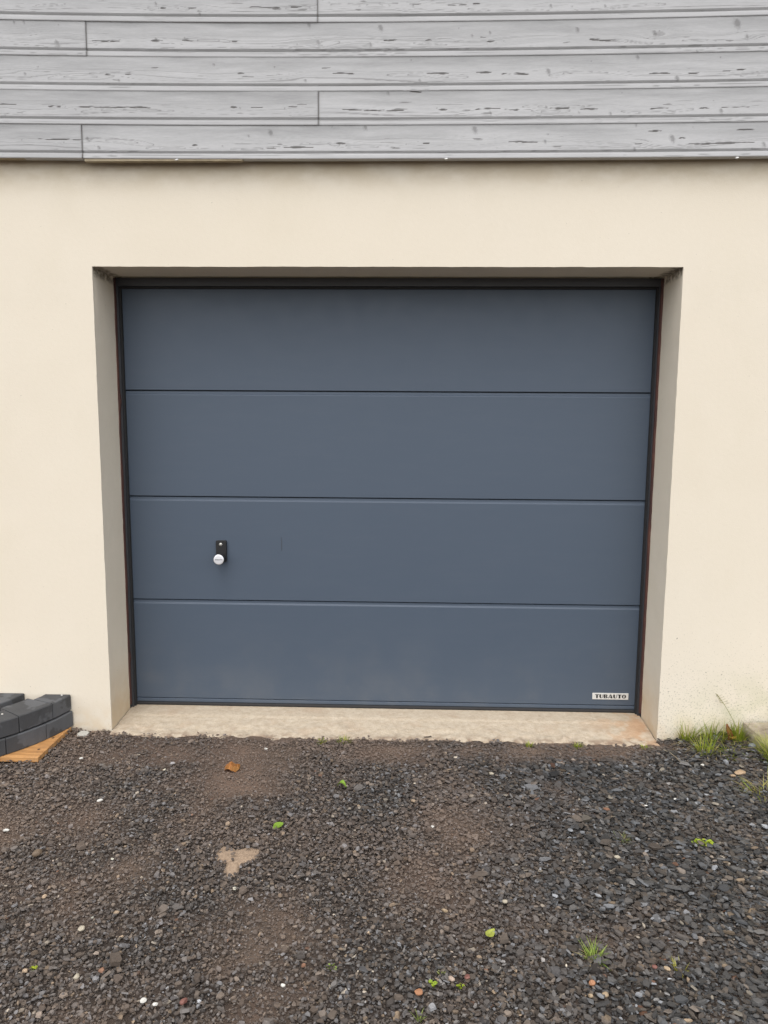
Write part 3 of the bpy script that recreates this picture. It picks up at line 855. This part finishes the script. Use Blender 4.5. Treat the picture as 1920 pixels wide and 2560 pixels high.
put_block('charcoal block only just in view at the outer end of the bottom row', b2 - L, b2 - gp, Z0, Z1, 3)
t1 = aof(-1.414, -.108); t2 = aof(-1.480, -.252); RT = CRB - .006
put_block('short charcoal block at wall end of top row, speck on its corner', t1 + gp, aof(-1.388, -.004), Z2, Z3, 4, RT, .112)
put_block('darkest charcoal block, full length, middle of the top row', t2 + gp, t1 - gp, Z2, Z3, 5, RT, .146)
put_block('charcoal block at outer end of the top row, white speck on top', t2 - L * .9, t2 - gp, Z2, Z3 - .001, 6, RT, .118)
put_block('charcoal block lying behind the top row beside the wall', aof(-1.46, -.135) - .02, aof(-1.40, -.02), Z2, Z3 + .001, 7, RT - .02, .12, dx=-.185, dy=.02)
put_block('low charcoal block under the one behind the top row, mostly hidden', aof(-1.46, -.135) - .05, aof(-1.40, -.02), Z0, Z1, 8, RT - .02, .12, dx=-.185, dy=.015)

# ------------------------------------------------------------------ stone slab, right
xs = np.array([1.578, 1.590, 1.62, 1.66, 1.70, 1.75, 1.85, 2.0, 2.2, 2.3]); ys = lin(-.62, -.022, .02)
xs2 = np.concatenate([[1.552, 1.548, 1.545, 1.546], lin(1.551, 2.3, .02)]); 
zrow = np.concatenate([[-.02, .045, .090, .106], np.full(len(lin(1.551, 2.3, .02)), .112)])
A, B = np.meshgrid(xs2, ys, indexing='ij'); Zs = np.repeat(zrow[:, None], len(ys), 1)
lay = (fbm(A * 3, Zs * 60 + B * 2, 61, 4) - .5)
A2 = A + .35 * np.minimum(-B, .25) + lay * .020 * (A < 1.56) + (fbm(B * 9, Zs * 40, 63, 3) - .5) * .018 * (A < 1.565)
Zs2 = np.where(Zs > 0, Zs * np.clip(1 - 3.1 * -B, .40, 1), Zs) + (A > 1.5465) * ((fbm(A * 7, B * 7, 64, 4) - .5) * .022 - .012 * sst(.28, .0, A - 1.546) * vn(B * 5, A * 3, 8) - .012 * (np.floor(fbm(A * 5 + B * 2, B * 3, 65, 2) * 5) / 5 - .4))
V = np.stack([A2, B, Zs2], -1)
slab = MB(); slab.add(V.reshape(-1, 3), grid_faces(len(xs2), len(ys), 0))
yf = ys[0]; idx0 = slab.n
# front and far sides close the block
nx = len(xs2)
Vf = np.concatenate([V[:, 0], np.stack([V[:, 0, 0], V[:, 0, 1], np.full(nx, -.03)], -1)])
slab.add(Vf, [(i, i + 1, nx + i + 1, nx + i) for i in range(nx - 1)])
so = slab.build('stone_slab', M_stone, None, True, loc=(1.95, -.3, 0), fix=False)
so.data.polygons.foreach_set('use_smooth', np.zeros(len(so.data.polygons), bool))
tag(so, 'mossy layered stone step beside the cream wall behind green grass', 'stone slab')

# ------------------------------------------------------------------ plants
GREEN = [(.28, .36, .030), (.36, .42, .045), (.21, .29, .03), (.41, .44, .07), (.44, .40, .10)]
STRAW = [(.46, .36, .18), (.36, .26, .13), (.52, .42, .24)]
def blade(o, g, base, L_, az, lean, droop, w_, col, seg=6):
    d_ = np.array([math.cos(az), math.sin(az), 0.]); sd_ = np.array([-d_[1], d_[0], 0.])
    p = np.array(base, float); V = []; el = math.pi / 2 - lean
    for i in range(seg + 1):
        t = i / seg
        ww = w_ * (1 - t ** 1.6) + .00012
        V.append(p - sd_ * ww * .5); V.append(p + sd_ * ww * .5)
        el2 = el - droop * t
        p = p + (d_ * math.cos(el2) + np.array([0, 0, math.sin(el2)])) * L_ / seg
        p[2] = max(p[2], .002)
    F = [(2 * i, 2 * i + 1, 2 * i + 3, 2 * i + 2) for i in range(seg)]
    o.add(V, F, col)
def tuft(label, x, y, n_, Lm, rad, seed, straw=.15, lean=.55, pal=GREEN, w_=.0029, name='grass_tuft', cat='grass tuft', group='grass tufts along the wall and slab', extra=None, biasx=0., biasy=0.):
    g = np.random.default_rng(seed); o = MB(); z = float(gh(x, y))
    for _ in range(int(n_ * 1.7)):
        r_ = rad * math.sqrt(g.random()); a_ = g.uniform(0, 6.283)
        bx, by = x + r_ * math.cos(a_) * 1.3, min(y + r_ * math.sin(a_), -.008)
        st = g.random() < straw
        c = np.array((STRAW if st else pal)[g.integers(0, len(STRAW if st else pal))]) * g.uniform(.75, 1.25)
        az = a_ + g.normal(0, .7); ln = abs(g.normal(lean, .28))
        L_ = Lm * g.uniform(.45, 1.2)
        if math.sin(az) > 0 and by + math.sin(az) * L_ * math.sin(min(ln + .3, 1.4)) > -.012:
            az = -az
        if st: ln += .5
        dxv = biasx; az = math.atan2(math.sin(az) + biasy, math.cos(az) + biasx)
        blade(o, g, (bx, by, z - .004), L_, az, ln, g.uniform(.1, .8), w_ * g.uniform(.8, 1.5), np.clip(c, 0, .6))
    if extra: extra(o, g)
    t = o.build(name, M_leaf, None, loc=(x, y, z), colors=True, fix=False)
    return tag(t, label, cat, group)
WALLG = 'grass tufts along the wall and slab'
tuft('bushy little grass tuft against the wall, nearest to the garage opening', 1.318, -.022, 70, .115, .022, 21, .10)
tuft('wide grass tuft against the wall with straw at its foot, beside the brown leaf', 1.435, -.030, 100, .110, .036, 22, .25)
def seedstalk(o, g):
    p0 = np.array((1.545, -.022, .02)); p1 = np.array((1.437, -.02, .222))
    pts = [p0 + (p1 - p0) * t + np.array((.022 * math.sin(math.pi * t) * .6, 0, .0)) for t in np.linspace(0, 1, 9)]
    for i in range(8):
        a_, b_ = pts[i], pts[i + 1]; w_ = np.array((.0009, 0, .0005))
        o.add([a_ - w_, a_ + w_, b_ + w_, b_ - w_], [(0, 1, 2, 3)], (.25, .26, .09))
    for i in range(10):
        t = .78 + .22 * i / 10; q = p0 + (p1 - p0) * t + np.array((.022 * math.sin(math.pi * t) * .6, 0, 0)); s = (-1) ** i
        e = q + np.array((s * .014 * (1.25 - t) * 3, -.004, .009)); w_ = np.array((0.0007, 0, .0010))
        o.add([q - w_, q + w_, e + w_, e - w_], [(0, 1, 2, 3)], (.34, .30, .14))
tuft('tall grass tuft with a long seed stalk at the corner of the mossy slab', 1.530, -.036, 100, .115, .022, 23, .08, .45, extra=seedstalk, biasx=-.25)
tuft('low green grass tuft growing out of the chippings in front of the straw', 1.352, -.150, 64, .100, .022, 24, .12, .45)
tuft('thin sparse grass sprig lying among dark chips to the right of the low front tuft', 1.445, -.155, 26, .070, .028, 25, .30, .9)
tuft('big bright grass tuft in front of the mossy slab at the photo edge', 1.630, -.200, 240, .115, .040, 26, .06, .45)
tuft('yellowish straggly grass tuft at the photo edge, well in front of the slab', 1.462, -.455, 80, .10, .045, 27, .45, .8, pal=[(.33, .33, .07), (.36, .33, .09), (.24, .29, .05)])
tuft('flat straw coloured dead grass mat beneath the wall tufts', 1.400, -.075, 110, .11, .07, 28, .85, 1.15, name='dead_grass')
tuft('low dark green shoots between the brown leaf and the tall tuft', 1.515, -.085, 30, .042, .022, 29, .1, .7)
TH = 'small grass sprouts along the threshold edge'
tuft('faint small sprout at the threshold edge, left of the brighter pair', -.255, -.085, 22, .026, .013, 31, .2, .6, group=TH, w_=.0018)
tuft('bright double sprout at the threshold edge below the second panel third', -.160, -.078, 42, .034, .020, 32, .05, .6, group=TH, w_=.0018)
tuft('tiny dark green sprout at the threshold edge, straight ahead of a pale pebble', .634, -.078, 26, .024, .010, 33, .1, .6, group=TH, w_=.0018)
tuft('small round sprout at the threshold edge below the name plate', .838, -.080, 36, .028, .014, 34, .05, .6, group=TH, w_=.0018)
tuft('thin sprout at the right end of the threshold by the stained corner', 1.123, -.078, 16, .024, .014, 35, .2, .8, group=TH, w_=.0018)
GV = 'grass sprigs out in the chippings'
tuft('spreading light green grass sprig in the chippings, larger of the front two', .600, -1.345, 34, .050, .014, 41, .05, .7, group=GV, w_=.0024, pal=[(.26, .36, .06), (.22, .32, .05), (.30, .38, .08)])
tuft('pale thin grass sprig in the chippings below the name plate', .828, -.790, 24, .036, .014, 42, .3, .8, group=GV, w_=.0018, pal=[(.28, .33, .12), (.24, .30, .09)])
tuft('small yellow grass sprig beside two tan pebbles', .806, -1.382, 14, .034, .010, 43, .4, .8, group=GV, w_=.0018, pal=[(.36, .34, .06)])
tuft('single upright green shoot at the bottom edge of the photo', .139, -1.565, 5, .050, .004, 44, 0, .3, group=GV, w_=.0028, pal=[(.24, .30, .08)])

# low clover-like clump
def rosette(label, x, y, n_, rad, seed, pal, name='weed', group=None, lr=.006):
    g = np.random.default_rng(seed); o = MB(); z = float(gh(x, y))
    for _ in range(n_):
        r_ = rad * math.sqrt(g.random()); a_ = g.uniform(0, 6.283)
        c = np.array((x + r_ * math.cos(a_) * 1.5, y + r_ * math.sin(a_) * .8, z + .008 + .010 * g.random()))
        nrm = np.array((g.normal(0, .45), g.normal(0, .45), 1)); nrm /= np.linalg.norm(nrm)
        u_ = np.cross(nrm, (0, 1, .1)); u_ /= np.linalg.norm(u_); v_ = np.cross(nrm, u_)
        q = lr * g.uniform(.55, 1.1); t0 = g.uniform(0, 6.28)
        V = [c + nrm * -.0012] + [c + q * (1 - .25 * (k == 0)) * (u_ * math.cos(t0 + k * .785) + v_ * .8 * math.sin(t0 + k * .785)) for k in range(8)]
        o.add(V, [(0, 1 + k, 1 + (k + 1) % 8) for k in range(8)], np.array(pal[g.integers(0, len(pal))]) * g.uniform(.8, 1.2))
        o.add([c - (.0006, 0, .001), c + (.0006, 0, -.001), (x + r_ * .5 * math.cos(a_) + .0006, y + r_ * .5 * math.sin(a_), z), (x + r_ * .5 * math.cos(a_) - .0006, y + r_ * .5 * math.sin(a_), z)], [(0, 1, 2, 3)], (.2, .25, .05))
    t = o.build(name, M_leaf, None, loc=(x, y, z), colors=True, fix=False)
    return tag(t, label, 'weed', group)
LIME = [(.36, .46, .03), (.44, .50, .04), (.28, .38, .03)]
rosette('lime green leafy weed clump in the dark chippings, below the seed stalk grass', 1.088, -.800, 60, .024, 51, LIME)
WG = 'tiny seedlings in the front chippings'
rosette('tiny lime seedling beside a red chip near the front', .243, -1.462, 7, .006, 52, LIME, 'seedling', WG, .005)
rosette('tiny lime seedling left of the pink pebble near the front', .175, -1.462, 7, .006, 53, LIME, 'seedling', WG, .005)
rosette('pale seedling in the front chippings just behind the other two', .196, -1.420, 7, .008, 54, [(.40, .42, .16)], 'seedling', WG, .005)
rosette('pale green seedling in the front chippings, left of centre', -.080, -1.415, 8, .010, 55, [(.34, .38, .16), (.30, .42, .08)], 'seedling', WG, .005)
rosette('small lime seedling in the left front chippings', -.835, -1.44, 6, .006, 56, LIME, 'seedling', WG, .0045)

# fallen leaves
def leaf(label, x, y, L_, Wd, az, fold, curl, c, name='fallen_leaf', lift=.010, rough=0., tip=0., seed=1, roll=0.):
    nu, nv = 15, 9
    u_ = np.linspace(0, 1, nu); v_ = np.linspace(-1, 1, nv)
    U, Vv = np.meshgrid(u_, v_, indexing='ij')
    wd = Wd * .5 * np.sin(np.pi * np.clip(U, .02, .985) ** .8) ** .75
    a = (U - .5) * L_; b = Vv * wd
    h = np.abs(b) * fold + curl * (U - .5) ** 2 * L_ + tip * (U - .5) * L_ + rough * L_ * (fbm(U * 3 + seed, Vv * 1.6 + seed, seed, 3) - .5)
    b = b * math.cos(math.atan(fold))
    cr, sr = math.cos(roll), math.sin(roll); b, h = b * cr - h * sr, b * sr + h * cr
    X_ = a * math.cos(az) - b * math.sin(az); Y_ = a * math.sin(az) + b * math.cos(az)
    z = float(gh(x, y)); h = h - h.min() + lift
    V = np.stack([x + X_, y + Y_, z + h], -1)
    col = np.array(c)[None, None] * (1 + .35 * (fbm(U * 6, Vv * 5, seed + 3, 3) - .5))[..., None] * (1 - .25 * (np.abs(Vv) < .05))[..., None]
    o = MB(); o.add(V.reshape(-1, 3), grid_faces(nu, nv), col.reshape(-1, 3))
    t = o.build(name, M_leaf, None, True, loc=(x, y, z), colors=True, fix=False)
    sol = t.modifiers.new('thick', 'SOLIDIFY'); sol.thickness = .0006
    return tag(t, label, 'leaf', 'leaves lying on the chippings')
leaf('arched green leaf on the chippings nearer the threshold', -.134, -.478, .038, .026, -.35, .55, -1.6, (.26, .42, .05), lift=.012, seed=2)
leaf('folded green leaf on the chippings beyond the sand patch', -.326, -.772, .046, .030, .95, .8, .5, (.30, .47, .06), lift=.012, seed=3, roll=.3)
leaf('yellow leaf lying in the front chippings', .336, -1.275, .038, .024, .9, .35, .8, (.46, .50, .10), lift=.014, seed=4, roll=.2)
th_ = np.linspace(0, 2 * np.pi, 37); rr_ = np.linspace(0, 1, 12)
T_, Q_ = np.meshgrid(th_, rr_, indexing='ij')
px_ = np.cos(T_) * Q_; py_ = np.sin(T_) * Q_
rad_ = .030 * (1 + .28 * (vn(np.cos(T_) * 3 + 5, np.sin(T_) * 3, 8) - .5))
cr_ = np.abs(fbm(px_ * 2.2 + 4, py_ * 2.2, 12, 4) - .5)
zc_ = .020 * (1 - Q_ ** 2.2) - .055 * cr_ * (1 - .5 * Q_) + .006 * np.sin(3 * T_ + 1) * Q_ + .012
V = np.stack([-.582 + px_ * rad_, -.338 + py_ * rad_, float(gh(-.582, -.338)) + np.maximum(zc_, .002)], -1)
kc_ = np.array((.50, .20, .055))[None, None] * (.55 + 1.1 * (.35 - cr_))[..., None]
o = MB(); o.add(V.reshape(-1, 3), grid_faces(37, 12, 0, False), np.clip(kc_, .02, .8).reshape(-1, 3))
cl_ = o.build('fallen_leaf', M_leaf, None, False, loc=(-.582, -.338, 0), colors=True, fix=False)
tag(cl_, 'crumpled round orange brown leaf on the bare soil near the threshold', 'leaf', 'leaves lying on the chippings')
leaf('small yellow dead leaf at the foot of the upright brown one', 1.496, -.062, .036, .024, .3, .4, 1., (.55, .36, .06), lift=.022, seed=6)
# upright brown leaf leaning on the grass
nu, nv = 15, 9
U, Vv = np.meshgrid(np.linspace(0, 1, nu), np.linspace(-1, 1, nv), indexing='ij')
hw = .015 * np.sin(np.pi * np.clip(U, .03, .97) ** .7) ** .6 * (1 + .35 * (fbm(U * 7, Vv, 3, 3) - .5))
ang = Vv * 1.15 + .3
Xl = 1.487 + hw * np.sin(ang) + .006 * np.sin(U * 5); Yl = -.044 - hw * np.cos(ang) * .9 + .012 * U; Zl = .022 + U * .074
o = MB(); o.add(np.stack([Xl, Yl, Zl], -1).reshape(-1, 3), grid_faces(nu, nv), (np.array((.27, .085, .030))[None, None] * (1 + .9 * (fbm(U * 5, Vv * 3, 6, 3) - .5))[..., None]).reshape(-1, 3))
ul = o.build('fallen_leaf', M_leaf, None, True, loc=(1.487, -.04, .022), colors=True, fix=False)
ul.modifiers.new('thick', 'SOLIDIFY').thickness = .0006
tag(ul, 'curled red brown leaf standing upright between the wall tufts', 'leaf', 'leaves lying on the chippings')

# twig
pts = [(1.188, -.118), (1.203, -.150), (1.213, -.190), (1.221, -.240)]
o = MB(); prev = None
P_ = np.array([(x, y, float(gh(x, y)) + .016 + .004 * math.sin(i)) for i, (x, y) in enumerate(pts)])
tt = np.linspace(0, 3, 19); Q = np.stack([np.interp(tt, range(4), P_[:, k]) for k in range(3)], -1)
V = []
for i, p in enumerate(Q):
    for j in range(6): V.append(p + .0016 * (1 - .03 * i) * np.array((math.cos(j * 1.047), 0.3 * math.cos(j * 1.047), math.sin(j * 1.047))))
o.add(V, [(i * 6 + j, i * 6 + (j + 1) % 6, (i + 1) * 6 + (j + 1) % 6, (i + 1) * 6 + j) for i in range(18) for j in range(6)])
tag(o.build('twig', simple('dry_twig', (.34, .28, .19), .8), None, True, loc=tuple(Q[9])), 'thin curved dry stem lying on the chippings in front of the jamb', 'twig')

# ------------------------------------------------------------------ odd stones that stand out
PEB = {k: pebble_mat(k + '_stone', c) for k, c in dict(white=(.66, .64, .58), tan=(.36, .27, .17), cream=(.42, .37, .28), orange=(.38, .18, .09), red=(.20, .085, .065), pink=(.42, .32, .25), grey=(.17, .185, .20), bluegrey=(.30, .36, .42), brown=(.16, .115, .075), mortar=(.42, .40, .35), sandy=(.40, .28, .17)).items()}
import bmesh
def pebble(label, x, y, r_, mat, asp=.75, flat=.55, az=0., seed=0, lift=.008, cuts=0, name='pebble', cat='pebble', group='odd coloured stones among the chippings'):
    bm = bmesh.new(); bmesh.ops.create_icosphere(bm, subdivisions=3, radius=1.)
    V = np.array([v.co for v in bm.verts]); g = np.random.default_rng(900 + seed)
    for _ in range(cuts):                                     # broken faces
        nn = g.normal(size=3); nn /= np.linalg.norm(nn); d_ = g.uniform(.5, .8); t = V @ nn
        V = V - np.outer(np.clip(t - d_, 0, None), nn)
    V *= (1 + .22 * (fbm(V[:, 0] * 1.6 + seed, V[:, 1] * 1.6 + V[:, 2] * 1.3, seed, 3) - .5))[:, None]
    V *= np.array((1, asp, flat)) * r_
    ca, sa = math.cos(az), math.sin(az)
    V = np.stack([V[:, 0] * ca - V[:, 1] * sa, V[:, 0] * sa + V[:, 1] * ca, V[:, 2]], -1)
    for v_, c in zip(bm.verts, V): v_.co = c
    me = bpy.data.meshes.new(name); bm.to_mesh(me); bm.free()
    me.polygons.foreach_set('use_smooth', np.full(len(me.polygons), cuts == 0))
    o = link(name, me, PEB[mat]); o.location = (x, y, float(gh(x, y)) + lift + r_ * flat * .55)
    return tag(o, label, cat, group)
for i, q in enumerate([
    ('bright white pebble in the left chippings, below and right of the orange board', -.997, -.628, .0125, 'white', .62, .5, .7, 0),
    ('small white pebble close to the corner of the orange board', -1.211, -.292, .0105, 'white', .7, .5, .9, 0),
    ('white chip on the brown soil before the threshold, right of the crumpled leaf', -.478, -.176, .0085, 'white', .8, .6, .2, 3),
    ('square white chip in front of the wall grass', 1.297, -.255, .0115, 'white', .75, .4, 1.1, 5),
    ('white chip in the right chippings below the square one', 1.097, -.518, .0085, 'white', .6, .5, .4, 4),
    ('small white chip in the chippings between the pale sprig and the jamb', .973, -.571, .0085, 'white', .6, .4, -.3, 4),
    ('small white stone by the middle of the chippings beside a grey flake', .198, -.755, .0075, 'white', .8, .6, .4, 3),
    ('white stone at the left edge of the photo', -1.230, -.834, .0115, 'white', .65, .5, .2, 0),
    ('cream pebble on the soil below the door middle, right side', .441, -.362, .0125, 'cream', .6, .5, -.2, 0),
    ('smooth round brown stone in the left chippings', -1.058, -.968, .0185, 'brown', .72, .7, .9, 0),
    ('left one of a white pebble pair at the bottom edge', -.520, -1.538, .0095, 'white', .85, .6, .6, 0),
    ('right one of a white pebble pair at the bottom edge', -.488, -1.548, .0075, 'white', .85, .6, .3, 0),
    ('red stone at the bottom edge beside the white pebble pair', -.422, -1.540, .0125, 'red', .75, .6, .9, 5),
    ('orange angular stone at the bottom, front centre', .139, -1.495, .0125, 'orange', .8, .6, .3, 5),
    ('small bright orange pebble at the bottom right', .569, -1.446, .0095, 'orange', .9, .8, 0, 0),
    ('tan pebble below the bright orange one, left of its neighbour', .556, -1.486, .0085, 'tan', .7, .6, .1, 0),
    ('larger tan pebble below the bright orange one', .592, -1.482, .0105, 'tan', .85, .6, .5, 0),
    ('cream pebble in the right chippings below the pale sprig', .780, -.903, .0120, 'cream', .65, .55, -.1, 0),
    ('tan oval pebble beside the small yellow sprig', .771, -1.391, .0105, 'tan', .6, .55, -.7, 0),
    ('reddish pebble beside the small yellow sprig', .742, -1.386, .0090, 'red', .75, .6, -.3, 0),
    ('round cream pebble in front of the middle of the door, low in the photo', .394, -1.138, .0090, 'cream', .9, .7, 0, 0),
    ('white round pebble low in the photo, left of centre', -.193, -1.482, .0070, 'white', .9, .8, 0, 0),
    ('angular cream stone in the left front chippings', -.773, -1.298, .0120, 'cream', .8, .6, .5, 5),
    ('pale round pebble in the left front chippings by the lime seedling', -.712, -1.471, .0095, 'cream', .95, .75, 0, 0),
    ('pink oval pebble beside the tiny lime seedlings', .222, -1.447, .0105, 'pink', .75, .6, -.8, 0),
    ('red chip beside the pink oval pebble', .262, -1.437, .0110, 'red', .8, .35, .3, 5),
    ('tan oval stone in the chippings below the yellow soil patch', .218, -1.187, .0120, 'tan', .55, .5, -.2, 4),
    ('left one of two olive tan stones side by side at the right edge', 1.243, -.832, .0145, 'brown', .55, .4, .1, 0),
    ('right one of two olive tan stones side by side at the right edge', 1.285, -.836, .0140, 'brown', .7, .4, -.2, 0),
    ('blue grey glassy chip in front of the first wall tuft', 1.325, -.100, .0110, 'bluegrey', .7, .5, .4, 5),
]):
    pebble(*q[:3], q[3] * .86, q[4], asp=q[5], flat=q[6], az=q[7], cuts=q[8] or 2, seed=i, lift=.014)
pebble('pale broken lump of mortar at the wall foot beside the block stack', -1.302, -.064, .030, 'mortar', .6, .5, .3, 77, .004, 7, 'mortar_lump', 'rubble', None)
pebble('larger crumbly tan lump on dark chips in front of the slab', 1.425, -.305, .026, 'sandy', .6, .35, .3, 79, .010, 6, 'sand_lump', 'lump', 'crumbly tan lumps')
pebble('smaller crumbly tan lump beside the larger one', 1.383, -.330, .014, 'sandy', .7, .4, .1, 80, .010, 5, 'sand_lump', 'lump', 'crumbly tan lumps')
pebble('rounded grey green stone at the foot of the slab behind the grass', 1.560, -.105, .017, 'grey', .8, .7, .3, 78, .006, 0)
pebble('grit speck on the rear corner of the short top block', -1.408, -.020, .0042, 'white', .8, .7, 0, 81, 0, 0, 'grit_speck', 'grit speck', 'grit specks on the blocks')
bpy.context.scene.objects[-1].location.z = Z3 + .0022
pebble('white grit speck on the outer top block', -1.558, -.235, .0045, 'white', .8, .7, 0, 82, 0, 0, 'grit_speck', 'grit speck', 'grit specks on the blocks')
bpy.context.scene.objects[-1].location.z = Z3 + .0016
